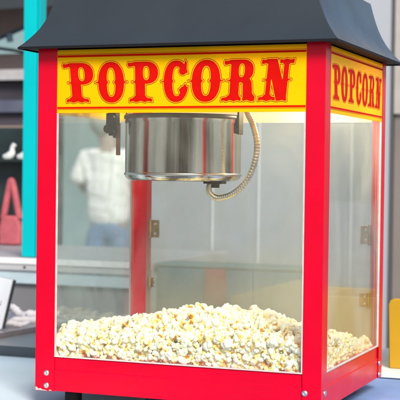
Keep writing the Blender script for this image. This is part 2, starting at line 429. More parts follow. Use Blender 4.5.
def lettering(place, parent, zb, H, x_map, layer0, layer1, step):
    fills, outs = [], []
    for ch, a, b, sh in layout:
        w = GW[ch]; xs = np.arange(-.12, w+.14, step); zs = np.arange(-.1, 1.12, step)
        X, Z = np.meshgrid(xs, zs, indexing='ij')
        F = glyph(ch, X, Z)
        for lo, hi, dst in ((-9,0,fills),(.020,.034,outs)):
            for poly in contour(F, xs, zs, lo, hi):
                dst.append([(x_map(a+(b-a)*(x+sh*(.5-z)*1.0)/w), zb+H*z) for x, z in poly])
    for nm, polys, mt, off in (('lettering', fills, M['letter'], layer1), ('lettering_outline', outs, M['letterline'], layer0)):
        bm = bmesh.new()
        for P in polys:
            try: bm.faces.new([bm.verts.new(place(u, v, off)) for u, v in P])
            except ValueError: pass
        bmesh.ops.remove_doubles(bm, verts=bm.verts[:], dist=1e-6)
        build(nm, bm, mt, parent)

def sign(kind):
    bm = bmesh.new()
    if kind == 'front': add_box(bm, XL+.0003, XR+.0037, .0010, .0032, ZS, .6120)
    if kind == 'back':  add_box(bm, XL+.0003, W-.0243, D-.0032, D-.0010, ZS, .6120)
    if kind == 'right': add_box(bm, W-.0032, W-.0010, YF+.0003, YB-.0003, ZS, .6120)
    if kind == 'left':  add_box(bm, .0010, .0032, YF+.0003, YB-.0003, ZS, .6120)
    if kind == 'back':
        build('rear_header', bm, M['cream'], mc); return
    s = build('sign_panel', bm, M['yellow'], mc)
    place = {'front': lambda u,v,o: (u,.0010-o,v), 'back': lambda u,v,o: (W-u, D-.0010+o, v),
             'right': lambda u,v,o: (W-.0010+o, u, v), 'left': lambda u,v,o: (.0010-o, D-u, v)}[kind]
    a, b = (XL+.0006, XR+.0034) if kind in ('front','back') else (YF+.0006, YB-.0006)
    if kind == 'back': a, b = .026, W-XL-.0006
    if kind == 'left': a, b = D-YB+.0006, D-YF-.0006
    bm = bmesh.new()
    for z0, z1 in ((.5140,.5172),(.5995,.6030)):
        bm.faces.new([bm.verts.new(place(u,v,.0003)) for u, v in ((a,z0),(b,z0),(b,z1),(a,z1))])
    build('border_line', bm, M['line'], s)
    bm = bmesh.new()
    for z0, z1 in ((.5125,.5131),(.6040,.6047)):
        bm.faces.new([bm.verts.new(place(u,v,.0003)) for u, v in ((a,z0),(b,z0),(b,z1),(a,z1))])
    build('border_hairline', bm, M['letterline'], s)
    if kind in ('front','back'):
        lettering(place, s, .5245, .0655, lambda x: x, .0003, .0004, .014 if kind == 'front' else .03)
    else:
        lettering(place, s, .5290, .0555, lambda x: .044+(x-.048)*(.328/.401), .0003, .0004, .018 if kind == 'right' else .03)
for k in ('front','right','left','back'): sign(k)

# ------------------------------------------------------------------ kettle, bracket, conduit
kx, ky, kr, kb, kt = .184, .20, .1030, .3955, .5040
bm = bmesh.new()
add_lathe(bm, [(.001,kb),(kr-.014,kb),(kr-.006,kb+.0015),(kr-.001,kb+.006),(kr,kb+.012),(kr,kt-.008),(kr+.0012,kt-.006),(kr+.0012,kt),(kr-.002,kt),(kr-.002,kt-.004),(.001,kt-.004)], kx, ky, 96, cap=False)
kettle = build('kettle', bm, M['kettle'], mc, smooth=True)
kettle.data.polygons  # smooth shaded with a weighted edge
es = kettle.modifiers.new('split','EDGE_SPLIT'); es.split_angle = math.radians(50)
bm = bmesh.new(); add_lathe(bm, [(kr+.0022,kt-.0005),(kr+.0030,kt+.0015),(kr+.0030,kt+.0055),(kr+.001,kt+.0075),(.02,kt+.0105),(.001,kt+.0110)], kx, ky, 96, cap=False)
lid = build('kettle_lid', bm, M['darksteel'], kettle, smooth=True)
bm = bmesh.new(); add_lathe(bm, [(kr+.0006,kb+.009),(kr+.0016,kb+.010),(kr+.0016,kb+.013),(kr+.0006,kb+.014)], kx, ky, 96, cap=False)
build('base_band', bm, M['steel'], kettle, smooth=True)
# trunnion arms that carry the kettle from the housing
for sx in (-1,1):
    bm = bmesh.new(); x = kx+sx*(kr+.0035)
    add_box(bm, x-.0018, x+.0018, ky-.011, ky+.011, .478, .575)
    add_box(bm, min(x,kx+sx*(kr-.03)), max(x,kx+sx*(kr-.03)), ky-.0118, ky+.0118, .572, .576)
    add_lathe(bm, [(.0055,0),(.0055,-sx*.0030)], ky, .486, 20, 'x', base=x)
    build('kettle_bracket', bm, M['copper' if sx < 0 else 'darksteel'], mc, bevel=.0006)
# latch and lever on the left of the kettle
bm = bmesh.new()
add_box(bm, .0585, .0755, .150, .166, .492, .520)
add_box(bm, .0625, .0720, .146, .1498, .474, .504)
add_box(bm, .0545, .0583, .152, .160, .486, .514)
add_lathe(bm, [(.001,-.009),(.0075,-.009),(.0085,-.006),(.0085,.0),(.001,.0)], .0640, .4860, 10, 'y', cap=False, base=.1458)
add_lathe(bm, [(.001,-.006),(.0055,-.006),(.0055,.0),(.001,.0)], .0700, .5060, 10, 'y', cap=False, base=.1455)
add_tube(bm, [(.0735,.148,.492),(.0790,.143,.482),(.0765,.141,.470)], .0032, 10)
build('kettle_latch', bm, M['darksteel'], kettle, bevel=.0008)
bm = bmesh.new(); add_box(bm, .0610, .0675, .180, .188, .440, .500); build('dump_lever', bm, M['copper'], kettle, bevel=.0015)
# ribbed conduit
path = catmull([(.306,.172,.575),(.310,.170,.54),(.3135,.17,.516),(.3245,.17,.493),(.332,.17,.459),(.327,.17,.425),(.311,.17,.394),(.288,.17,.374),(.262,.17,.367),(.2475,.17,.3745),(.2445,.171,.385),(.248,.175,.394)], 26)
bm = bmesh.new(); add_tube(bm, path, lambda i: .0054 if (i//2)%2 else .0049, 14)
build('flexible_conduit', bm, M['conduit'], mc, smooth=True)
bm = bmesh.new(); add_lathe(bm, [(.009,.3845),(.009,.3905),(.012,.3915),(.012,.3955)], .252, .178, 24)
add_box(bm, .236,.270,.165,.190,.3915,.3953)
build('cable_gland', bm, M['darksteel'], kettle, bevel=.0006)
# warming lamps under the ceiling
lamps = []
for x, y, en in ((.385,.29,2.2),(.085,.29,.45)):
    bm = bmesh.new(); add_lathe(bm, [(.010,.608),(.012,.590),(.024,.572),(.028,.560),(.026,.560),(.022,.572),(.010,.588)], x, y, 32, cap=False)
    ls = build('lamp_shade', bm, M['steel'], mc, smooth=True)
    bm = bmesh.new(); add_lathe(bm, [(.001,.552),(.011,.555),(.015,.563),(.012,.573),(.008,.586)], x, y, 24, cap=False)
    build('bulb', bm, M['bulb'], ls, smooth=True)
    l = bpy.data.lights.new('warming_lamp','POINT'); l.energy = en; l.color = (1,.84,.58); l.shadow_soft_size = .02
    lo = bpy.data.objects.new('warming_lamp', l); C.objects.link(lo); lo.location = (x, y, .545)
    lamps.append(lo)

# ------------------------------------------------------------------ popcorn
CP = [(.03,.02,.128),(.07,.10,.145),(.126,.15,.150),(.20,.20,.165),(.276,.20,.165),(.37,.15,.163),(.434,.10,.156),(.46,.03,.135),(.475,.20,.128),(.485,.35,.095),
      (.03,.37,.124),(.10,.37,.131),(.25,.37,.146),(.42,.36,.115),(.25,.02,.140),(.15,.02,.132),(.35,.02,.146),(.03,.2,.128)]
def height(x, y):
    s = w = 0
    for a, b, z in CP:
        k = math.exp(-((x-a)**2+(y-b)**2)/(2*.055**2))+1e-5; s += k*z; w += k
    return s/w - .005 + .004*noise.noise(Vector((x*28, y*28, 1)))
def kernel_mesh(seed, sub):
    rnd = random.Random(seed); bm = bmesh.new(); bmesh.ops.create_icosphere(bm, subdivisions=sub, radius=1)
    lobes = []
    for k in range(rnd.randint(9,14)):
        d = Vector((rnd.gauss(0,1),rnd.gauss(0,1),rnd.gauss(0,.9))).normalized(); r = rnd.uniform(.20,.42)
        lobes.append((d*rnd.uniform(.48,.84), r))
    lobes.append((Vector((0,0,0)), .42))
    hd = Vector((rnd.gauss(0,1),rnd.gauss(0,1),rnd.gauss(0,1))).normalized(); hulls = []
    off = Vector((seed*3.1,0,0))
    sx = rnd.uniform(.85,1.2); sy = rnd.uniform(.8,1.1)
    for v in bm.verts:
        d = v.co.normalized(); best = .3
        for c, r in lobes:
            b = d.dot(c); disc = b*b-c.length_squared+r*r
            if disc > 0: best = max(best, b+math.sqrt(disc))
        n = noise.noise(d*2.7+off)*.12+noise.noise(d*6+off)*.10+noise.noise(d*13+off)*.07+noise.noise(d*24+off)*.035
        R_ = best+n
        v.co = Vector((d.x*R_*sx, d.y*R_*sy, d.z*R_))*.0121
        h = max(0, d.dot(hd)-.35)*1.15*max(0,(1.02-best))*1.7
        h += max(0, .66-best)*1.3
        hulls.append(min(1,h))
    me = bpy.data.meshes.new('popcorn_piece'); bm.to_mesh(me); bm.free()
    at = me.attributes.new('hull','FLOAT','POINT'); at.data.foreach_set('value', hulls)
    for p in me.polygons: p.use_smooth = True
    me.materials.append(M['popcorn'])
    return me
hi = [kernel_mesh(i, 4) for i in range(14)]
lo = [kernel_mesh(i, 3) for i in range(14)]
spots = []
# against the front glass, the right glass and the left glass
for zi in range(7):
    for xi in range(36):
        x = .020+xi*.0128+random.uniform(-.005,.005); z = .0990+zi*.0100+random.uniform(-.003,.003)
        if x < .484 and z < height(x,.015)+.004: spots.append((x, .0175+random.uniform(0,.006), z, 0))
    for yi in range(28):
        y = .028+yi*.0132+random.uniform(-.004,.004); z = .1005+zi*.0115+random.uniform(-.004,.004)
        if y < .39 and z < height(.478,y)+.004: spots.append((.4815-random.uniform(0,.005), y, z, 1))
        if y < .39 and z < height(.02,y)+.004: spots.append((.019+random.uniform(0,.005), y, z, 2))
y = .026
while y < .388:
    x = .024+random.uniform(0,.008)
    while x < .478:
        xx, yy = x+random.uniform(-.004,.004), y+random.uniform(-.004,.004)
        spots.append((xx, yy, height(xx,yy)+random.uniform(-.006,.007), 3)); x += .0128
    y += .0125
cp = Vector(cam.matrix_world.translation)
def rank(s):
    d = (Vector(s[:3])-cp).length
    return d + (0 if s[3] in (0,1) else .05 if s[3] == 3 else 1)
spots.sort(key=rank)
LB = 'puffed cream and yellow popcorn piece heaped just behind the glass'
for k, s in enumerate(spots[:300]):
    o = bpy.data.objects.new('popcorn_piece', hi[k%14]); C.objects.link(o)
    o.location = s[:3]; o.rotation_euler = (random.uniform(0,6.28), random.uniform(0,6.28), random.uniform(0,6.28))
    q = random.uniform(.66,1.14); o.scale = (q,q*random.uniform(.85,1.1),q)
    tag(o, LB, 'popcorn', 'popcorn pieces heaped in the machine')
bm = bmesh.new(); hl = bm.verts.layers.float.new('hull')
src = []
for me in lo:
    co = np.empty(len(me.vertices)*3); me.vertices.foreach_get('co', co); hv = np.empty(len(me.vertices)); me.attributes['hull'].data.foreach_get('value', hv)
    src.append((co.reshape(-1,3), hv, np.array([p.vertices[:] for p in me.polygons])))
VV, HH, FF = [], [], []; nb = 0
from mathutils import Euler
for k, s in enumerate(spots[300:]):
    co, hv, fc = src[k%14]; q = random.uniform(.78,1.12)
    R3 = np.array(Euler((random.uniform(0,6.28), random.uniform(0,6.28), random.uniform(0,6.28))).to_matrix())*q
    VV.append(co@R3.T+np.array(s[:3])); HH.append(hv); FF.append(fc+nb); nb += len(co)
# the body of the heap under its top layer
n = 44; gx = np.linspace(.016,.484,n); gy = np.linspace(.022,.384,n)
base = []; 
for a in gx:
    for b in gy: base.append((a,b,height(a,b)-.013))
VV.append(np.array(base)); HH.append(np.full(n*n,.12)); f = []
m0 = nb+n*n; sk = []        # sides of the heap just behind the outer layer
rim = [i*n for i in range(n)]+[(n-1)*n+j for j in range(1,n)]+[i*n+n-1 for i in range(n-2,-1,-1)]+[j for j in range(n-2,0,-1)]
for k in rim: sk.append((base[k][0], base[k][1], .07))
VV.append(np.array(sk)); HH.append(np.full(len(sk),.2))
for k in range(len(rim)):
    a, b = rim[k], rim[(k+1)%len(rim)]; c, d = m0+k, m0+(k+1)%len(rim); f += [(nb+a,c,d),(nb+a,d,nb+b)]
for i in range(n-1):
    for j in range(n-1):
        a = nb+i*n+j; f += [(a,a+n,a+n+1),(a,a+n+1,a+1)]
FF.append(np.array(f)); bm.free()
V = np.concatenate(VV); F = np.concatenate(FF); H_ = np.concatenate(HH)
me = bpy.data.meshes.new('popcorn_heap'); me.from_pydata(V.tolist(), [], F.tolist()); me.update()
at = me.attributes.new('hull','FLOAT','POINT'); at.data.foreach_set('value', H_)
heap = link('popcorn_heap', me, M['popcorn'], None, smooth=True)
tag(heap, 'heap of cream and yellow popcorn filling the bottom of the machine', 'popcorn', 'popcorn pieces heaped in the machine', kind='stuff')

# ------------------------------------------------------------------ tables and ground
GZ = -.85
g = box('ground', -60, 60, -60, 60, GZ-.1, GZ, mat('pavement', (.22,.21,.20), .9, var=.2, vscale=3, bump=.3), None); tag(g, kind='structure')
M['palecloth'] = mat('pale_blue_cloth', (.60,.71,.76), .8, var=.05, vscale=5, bump=.25, bscale=12)
M['bluecloth'] = mat('blue_cloth', (.20,.31,.56), .85, var=.12, vscale=9, bump=.3, bscale=14)
M['wood'] = mat('table_wood', (.3,.2,.12), .6, var=.2, stretch=(1,8,8))
def table(name, x0, x1, y0, y1, cm, label):
    t = empty(name, ((x0+x1)/2,(y0+y1)/2,GZ), label, 'table', 'cloth covered tables under the machine')
    box('tabletop', x0+.004, x1-.004, y0+.004, y1-.004, -.015, .0125, M['wood'], t)
    bm = bmesh.new()
    nx, ny = 60, 50
    vs = [[bm.verts.new((x0+(x1-x0)*i/nx, y0+(y1-y0)*j/ny, .0155+.0008*noise.noise(Vector((x0+(x1-x0)*i/nx*4, (y0+(y1-y0)*j/ny)*4, 3))))) for j in range(ny+1)] for i in range(nx+1)]
    for i in range(nx):
        for j in range(ny): bm.faces.new((vs[i][j],vs[i+1][j],vs[i+1][j+1],vs[i][j+1]))
    # hanging skirt with soft folds on all four sides
    loop = [vs[i][0] for i in range(nx+1)]+[vs[nx][j] for j in range(1,ny+1)]+[vs[i][ny] for i in range(nx-1,-1,-1)]+[vs[0][j] for j in range(ny-1,0,-1)]
    cx, cy = (x0+x1)/2, (y0+y1)/2
    prev = loop
    for d in range(1,6):
        ring = []
        for k, v in enumerate(loop):
            a = Vector((v.co.x-cx, v.co.y-cy, 0)); a.normalize(); w = .0004*d*math.sin(k*.9)
            ring.append(bm.verts.new((v.co.x+a.x*w, v.co.y+a.y*w, v.co.z-.05*d)))
        for k in range(len(loop)): bm.faces.new((prev[k],prev[(k+1)%len(loop)],ring[(k+1)%len(loop)],ring[k]))
        prev = ring
    bmesh.ops.recalc_face_normals(bm, faces=bm.faces[:])
    build('tablecloth', bm, cm, t, smooth=True)
    for x in (x0+.06,x1-.06):
        for y in (y0+.06,y1-.06): box('leg', x-.02,x+.02,y-.02,y+.02,GZ,-.0152,M['wood'],t)
table('cloth_covered_table', -.90, .148, -.30, .490, M['palecloth'], 'table under a pale blue cloth at lower left of the machine')
table('cloth_covered_table', .152, 1.00, -.30, .92, M['bluecloth'], 'table under a deeper blue cloth at the right of the machine')

# white board and yellow crate beyond the machine on the right
b_ = box('white_board', .30, .80, .535, .90, .0175, .0265, mat('white_laminate',(.78,.77,.74),.5,var=.04), None, bevel=.002)
tag(b_, 'white flat board on the blue cloth beneath the yellow crate', 'board')
yc = empty('yellow_crate', (.60,.70,.0268), 'mustard yellow plastic crate standing on the white board behind the machine', 'crate')
M['ycrate'] = mat('mustard_plastic', (.43,.24,.005), .5, var=.08, vscale=8, bump=.1)
bm = bmesh.new(); z0, z1 = .027, .166
pts = []
x0,x1,r = .4665,.735,.012
pts = [(x0+.004,z0),(x1-.004,z0),(x1,z1-r),(x1-r*.3,z1-r*.3),(x1-r,z1),(x0+r,z1),(x0+r*.3,z1-r*.3),(x0,z1-r)]
add_prism(bm, pts, .600, .606, 'y'); build('end_wall', bm, M['ycrate'], yc, bevel=.002)
bm = bmesh.new(); add_prism(bm, pts, .800, .806, 'y'); build('end_wall', bm, M['ycrate'], yc, bevel=.002)
box('side_wall', x0+.001, x0+.007, .6062, .7998, z0, z1-.014, M['ycrate'], yc); box('side_wall', x1-.007, x1-.001, .6062, .7998, z0, z1-.014, M['ycrate'], yc)
box('crate_floor', x0+.0072, x1-.0072, .6062, .7998, z0, z0+.006, M['ycrate'], yc)

# ------------------------------------------------------------------ serving counter on the left
M['counter'] = mat('zinc_counter', (.34,.33,.33), .45, metal=.3, var=.1, vscale=8)
M['counterdark'] = mat('dark_counter_edge', (.055,.07,.085), .5, var=.1)
M['backsplash'] = mat('grey_backsplash', (.17,.17,.18), .5, var=.25, vscale=3)
M['ledge'] = mat('pale_blue_ledge', (.42,.52,.57), .5, var=.05)
M['sillwhite'] = mat('white_sill', (.72,.72,.73), .5, var=.04)
M['sillgrey'] = mat('grey_sill_face', (.42,.42,.43), .5, var=.06)
M['cyan'] = mat('cyan_paint', (.0,.44,.47), .4, spec=.15, var=.03, vscale=6)
M['cyan_shaded'] = mat('cyan_paint_shaded', (.0,.34,.37), .4, spec=.15, var=.03, vscale=6)  # same cyan darkened, shade of the post's return put into the colour
ct = empty('serving_counter', (-.8,.9,GZ), 'grey zinc serving counter with dark edge and pale window ledge left of the machine', 'counter')
box('counter_top', -2.2, -.05, .5022, 1.0985, .0142, .0362, M['counter'], ct, bevel=.001)
box('edge_strip', -2.2, -.05, .4985, .5018, .0120, .0350, M['counterdark'], ct)
box('cabinet', -2.19, -.06, .52, 1.095, GZ, .0140, M['backsplash'], ct)
box('backsplash', -2.2, -.27, 1.099, 1.115, .0, .1130, M['backsplash'], ct)
box('ledge', -2.2, -.27, 1.085, 1.115, .1132, .1475, M['ledge'], ct, bevel=.002)
s = box('window_sill', -2.2, -.27, 1.078, 1.70, .1477, .1800, M['sillgrey'], ct, bevel=.002)
box('sill_edge', -2.2, -.27, 1.0745, 1.0775, .1655, .1815, M['sillwhite'], s, bevel=.001)
for x in (-.617,-.95,-1.3):
    bm = bmesh.new(); add_lathe(bm, [(.0035,0),(.003,-.0015)], x, .157, 14, 'y', base=1.0779); build('screw', bm, M['black'], s)
pl = empty('window_post', (-.625,1.13,.182), 'bright cyan painted window post standing on the white sill', 'post')
box('post_face', -.6455, -.6085, 1.112, 1.132, .182, 1.15, M['cyan'], pl, bevel=.0015)
box('post_return', -.6083, -.5985, 1.118, 1.150, .182, 1.15, M['cyan_shaded'], pl, bevel=.001)

# steel tray with paper packets, white napkin dispenser
tr_ = empty('steel_tray', (-.50,.80,.0365), 'shallow steel tray lying at an angle on the serving counter', 'tray')
M['traypink'] = mat('tray_steel', (.55,.49,.49), .35, metal=.7, var=.1)
def quad_wall(bm, P, h, t, z):
    cx = sum(p[0] for p in P)/4; cy = sum(p[1] for p in P)/4
    Q = [(cx+(p[0]-cx)*(1-t), cy+(p[1]-cy)*(1-t)) for p in P]
    R_ = [(cx+(p[0]-cx)*(1-1.6*t), cy+(p[1]-cy)*(1-1.6*t)) for p in P]
    rows = [[bm.verts.new((*p, zz)) for p in PP] for PP, zz in ((Q,z),(P,z+h),(Q,z+h),(R_,z+.0025))]
    bm.faces.new(rows[0][::-1])
    for a, b in zip(rows, rows[1:]):
        for i in range(4): bm.faces.new((a[i],a[(i+1)%4],b[(i+1)%4],b[i]))
    bm.faces.new(rows[-1]); bmesh.ops.recalc_face_normals(bm, faces=bm.faces[:])
bm = bmesh.new(); quad_wall(bm, [(-.410,.540),(-.375,.870),(-.66,1.00),(-.70,.60)], .013, .05, .0368)
build('tray_pan', bm, M['traypink'], tr_, bevel=.0006)
nb_ = empty('napkin_dispenser', (-.51,.72,.040), 'white tilted napkin dispenser with a dark side standing in the steel tray', 'dispenser')
M['whitepl'] = mat('white_plastic', (.80,.81,.83), .4, var=.03)
bm = bmesh.new(); add_prism(bm, [(-.560,.0425),(-.4685,.0425),(-.4395,.158),(-.53,.170)], .700, .704, 'y'); build('front_plate', bm, M['whitepl'], nb_, bevel=.001)
bm = bmesh.new(); add_prism(bm, [(-.559,.0425),(-.4670,.0425),(-.4375,.1565),(-.53,.168)], .7042, .716, 'y'); build('casing', bm, mat('charcoal_plastic',(.04,.045,.05),.5), nb_, bevel=.002)
bm = bmesh.new()
for (u0,u1,v0,v1) in ((-.4725,-.4700,.097,.103),(-.4695,-.4675,.104,.108),(-.4785,-.4760,.093,.098)):
    bm.faces.new([bm.verts.new((x,.6994,z)) for x, z in ((u0,v0),(u1,v0+.001),(u1,v1),(u0,v1-.001))])
build('printed_mark', bm, M['black'], nb_)
M['paper'] = mat('paper_packet', (.80,.76,.76), .6, var=.06, vscale=30)
def packet(x, y, z, L_, a, tilt, label, r=.010):
    bm = bmesh.new(); n = 14; P = []
    for i in range(n+1):
        t = i/n; P.append((x+(t-.5)*L_*math.cos(a), y+(t-.5)*L_*math.sin(a), z+(t-.5)*L_*math.tan(tilt)+.003*math.sin(t*7)))
    add_tube(bm, P, lambda i: r*(.55+.45*math.sin(PI*min(max(i/n,.08),.92)))*(1+.18*math.sin(i*2.3)), 10)
    o = build('paper_packet', bm, M['paper'], None, smooth=True); tag(o, label, 'packet', 'white paper packets in the tray'); return o
packet(-.475,.90,.055,.10,.2,.05,'plump white paper packet lying highest in the steel tray', .012)
packet(-.455,.80,.056,.11,.5,.16,'long white twisted packet lying across the right of the steel tray', .009)
packet(-.500,.83,.070,.06,-.4,-.3,'small white packet leaning on the back of the napkin dispenser', .010)
packet(-.462,.76,.050,.07,1.0,.0,'thin white packet closest to the napkin dispenser edge', .007)

# things on the shelf inside the window
M['pink'] = mat('coral_fabric', (.50,.11,.13), .8, var=.15, vscale=30, bump=.3)
bg = empty('handled_bag', (-.955,1.60,.182), 'coral pink bag with a tall looped handle beside the cyan post', 'bag')
bm = bmesh.new(); add_prism(bm, [(-.990,.182),(-.920,.182),(-.914,.235),(-.928,.272),(-.980,.272),(-.992,.235)], 1.585, 1.615, 'y'); build('bag_body', bm, M['pink'], bg, bevel=.008, seg=3)
bm = bmesh.new(); add_tube(bm, catmull([(-.982,1.6,.262),(-.971,1.6,.315),(-.960,1.6,.368),(-.954,1.6,.380),(-.948,1.6,.366),(-.936,1.6,.315),(-.924,1.6,.262)],8), .0105, 12); build('bag_handle', bm, M['pink'], bg, smooth=True)
bm = bmesh.new(); add_lathe(bm, [(.02,.1815),(.028,.184),(.040,.200),(.046,.214),(.044,.214),(.037,.201),(.001,.188)], -.905, 1.36, 32, cap=False)
o = build('dark_bowl', bm, mat('dark_ceramic',(.03,.06,.07),.3), None, smooth=True); tag(o, 'dark glazed bowl on the window sill below the coral bag', 'bowl')
M['ornament'] = mat('white_glaze', (.72,.75,.72), .35)
rk = empty('display_rack', (-1.1,1.66,.182), 'dark display rack with a tan top rail behind the cyan post', 'rack')
M['rack'] = mat('dark_green_metal', (.016,.028,.028), .5, var=.3, vscale=8)
box('rack_shelf', -1.60,-.86,1.62,1.70,.440,.448,M['rack'],rk); box('top_rail', -1.60,-.86,1.625,1.635,.545,.553,mat('tan_metal',(.22,.17,.14),.5),rk)
box('rack_back', -1.60,-.86,1.702,1.708,.182,.553,M['rack'],rk)
for x in (-1.59,-.873): box('upright', x-.006,x+.006,1.636,1.700,.182,.553,M['rack'],rk)
for x, lb in ((-.975,'left one of two white curved figurines on the dark rack'),(-.925,'right one of two white curved figurines on the dark rack')):
    bm = bmesh.new(); add_tube(bm, catmull([(x-.024,1.63,.4555),(x-.008,1.63,.456),(x+.004,1.63,.466),(x+.006,1.63,.482),(x+.014,1.63,.495)],6), lambda i: .0075+.0055*math.sin(PI*min(1,i/16)), 12)
    o = build('curved_figurine', bm, M['ornament'], None, smooth=True); tag(o, lb, 'figurine', 'white figurines on the rack')

# dark stall interior behind the window and the awning frames above
M['darkwall'] = mat('dark_plum_panel', (.045,.038,.052), .7, var=.35, vscale=2.5, stretch=(1,1,3))
st = empty('stall_interior', (-1.7,2.2,GZ), 'dark plum back wall of the stall seen beside the cyan post', 'stall')
box('back_wall', -2.6, -1.135, 2.24, 2.30, GZ, .775, M['darkwall'], st)
box('light_rail', -2.6, -1.135, 2.20, 2.238, .741, .779, mat('grey_rail',(.42,.40,.42),.5,var=.08), st)
box('upper_panel', -2.6, -1.135, 2.242, 2.298, .7752, .840, mat('brown_panel',(.10,.075,.075),.6,var=.2,vscale=4), st)
box('low_band', -2.6, -1.135, 2.215, 2.2385, .625, .668, mat('slate_panel',(.09,.10,.15),.6,var=.25,vscale=5), st)
M['awnbrown'] = mat('brown_awning_frame', (.115,.075,.07), .6, var=.2, vscale=4)
aw = empty('awning', (-1.3,2.2,.9), 'brown and grey awning frame above the stall at top left', 'awning')
bm = bmesh.new(); add_prism(bm, [(-2.0,.98),(-1.06,1.005),(-1.06,.985),(-1.244,.930),(-1.346,.897),(-2.0,.70)], 2.20, 2.22, 'y'); build('valance', bm, M['awnbrown'], aw)
bm = bmesh.new(); add_tube(bm, [(-2.0,2.19,.68),(-1.346,2.19,.890),(-1.244,2.19,.926),(-1.06,2.19,.985)], .007, 10); build('frame_bar', bm, mat('navy_metal',(.025,.045,.07),.4), aw)
bm = bmesh.new(); add_tube(bm, [(-1.300,2.185,.905),(-1.296,2.185,.878)], .012, 12); build('clamp', bm, mat('blue_clamp',(.05,.10,.15),.4), aw)
bm = bmesh.new(); add_tube(bm, [(-2.0,2.30,.95),(-1.346,2.30,.858),(-1.24,2.30,.838),(-1.06,2.30,.82)], .006, 10); build('frame_bar', bm, mat('navy_metal_b',(.025,.045,.07),.4), aw)
box('roof_sheet', -2.0,-1.06,2.0,2.6,1.020,1.028, mat('pale_awning',(.35,.42,.46),.6,var=.06), aw)

# far pale wall behind the person
fwall = box('rendered_wall', -12, -2.4, 9.0, 9.2, GZ, 5.0, mat('pale_teal_render',(.20,.30,.31),.9,var=.10,vscale=1.2,bump=.2), None)
tag(fwall, 'pale grey green wall far behind the person', 'wall')

# grey ribbed panel wall behind the machine
pw = empty('panel_wall', (0,2.25,GZ), 'light grey wall of upright metal panels behind the machine', 'wall')
M['panel'] = mat('pale_grey_panel', (.36,.385,.42), .55, var=.04, vscale=2, bump=.1, bscale=6)
M['panelgap'] = mat('panel_backing', (.66,.68,.72), .7)
xs = [-.745,-.513,-.348,-.190,-.03,.098]
for a, b in zip(xs, xs[1:]):
    box('wall_panel', a+.0005, b-.0005, 2.20, 2.222, GZ, 2.4, M['panel'], pw)
    if b < .09: box('joint_strip', b-.003, b+.003, 2.196, 2.1998, GZ, 2.4, M['panelgap'], pw, bevel=.001)
box('backing', -.74, .12, 2.2225, 2.26, GZ, 2.398, M['panelgap'], pw)
box('frame_strip', .098, .106, 2.196, 2.222, GZ, 2.4, mat('dark_frame',(.08,.08,.085),.5), pw)
box('wall_panel', .1065, .40, 2.20, 2.222, .610, 2.4, mat('warm_grey_panel',(.40,.37,.34),.6,var=.06), pw, bevel=.003)
box('door_leaf', .1065, .40, 2.215, 2.24, GZ, .606, mat('brown_grey_door',(.20,.175,.16),.6,var=.1,vscale=3), pw, bevel=.002)

# blocks added low behind the machine, standing in for rear door reflections
bn = empty('blue_reflection_stand_in', (-.05,1.6,GZ), 'low blue grey bin with red patch added for reflections in the rear glass', 'bin')
M['bin'] = mat('blue_grey_reflection', (.07,.16,.21), .5, var=.12, vscale=4)
box('bin_body', -.260, .120, 1.124, 1.23, GZ, .1710, M['bin'], bn, bevel=.004)
box('bin_lid', -.262, .124, 1.120, 1.234, .1712, .1800, mat('green_grey_reflection',(.12,.21,.22),.5), bn, bevel=.003)
box('red_reflection_patch', -.121, -.068, 1.112, 1.1235, .080, .170, mat('red_reflection_patch',(.34,.05,.05),.6), bn, bevel=.001)  # red patch added in place of a red blur reflected in the glass
cb = empty('tan_reflection_stand_in', (.10,1.0,GZ), 'plain tan box added for the popcorn reflection in the rear glass', 'box')
M['card'] = mat('tan_reflection', (.40,.34,.19), .85, var=.08, vscale=4)  # tan tone of the reflected popcorn, put on an added block
bm = bmesh.new(); add_prism(bm, [(.0,GZ),(.265,GZ),(.265,.145),(.12,.152),(.0,.118)], .96, 1.11, 'y'); build('stand_in_block', bm, M['card'], cb, bevel=.004)

# ------------------------------------------------------------------ the person behind the counter
def skin_body(name, chains, radii, mt, parent, sub=2):
    verts, edges, idx = [], [], {}
    def vid(k, p):
        if k not in idx: idx[k] = len(verts); verts.append(p)
        return idx[k]
    J = radii
    for c in chains:
        for a, b in zip(c, c[1:]): edges.append((vid(a, J[a][0]), vid(b, J[b][0])))
    me = bpy.data.meshes.new(name); me.from_pydata(verts, edges, []); me.materials.append(mt)
    o = bpy.data.objects.new(name, me); C.objects.link(o); o.parent = parent
    o.modifiers.new('skin','SKIN')
    sk = me.skin_vertices.new(name='skin') if not me.skin_vertices else me.skin_vertices[0]
    sd = me.skin_vertices[0].data
    for k, i in idx.items():
        r = J[k][1]; sd[i].radius = r if isinstance(r, tuple) else (r, r)
        sd[i].use_root = (k == chains[0][0])
    sm = o.modifiers.new('sub','SUBSURF'); sm.levels = sub; sm.render_levels = sub
    return o
M['skin'] = mat('skin', (.36,.27,.24), .6)
M['tee'] = mat('white_cotton', (.90,.90,.88), .9, bump=.7, bscale=5.5, var=.04, stretch=(1,1,1.5))
for n_ in M['tee'].node_tree.nodes:
    if n_.type == 'BUMP': n_.inputs['Distance'].default_value = .035
    if n_.type == 'TEX_NOISE': n_.inputs['Detail'].default_value = 1.5; n_.inputs['Distortion'].default_value = .8
M['jeans'] = mat('blue_denim', (.13,.22,.38), .9, var=.15, vscale=30)
pr_ = empty('person', (-3.31,7.3,GZ), 'person in white t-shirt and blue jeans standing far behind the left glass', 'person')
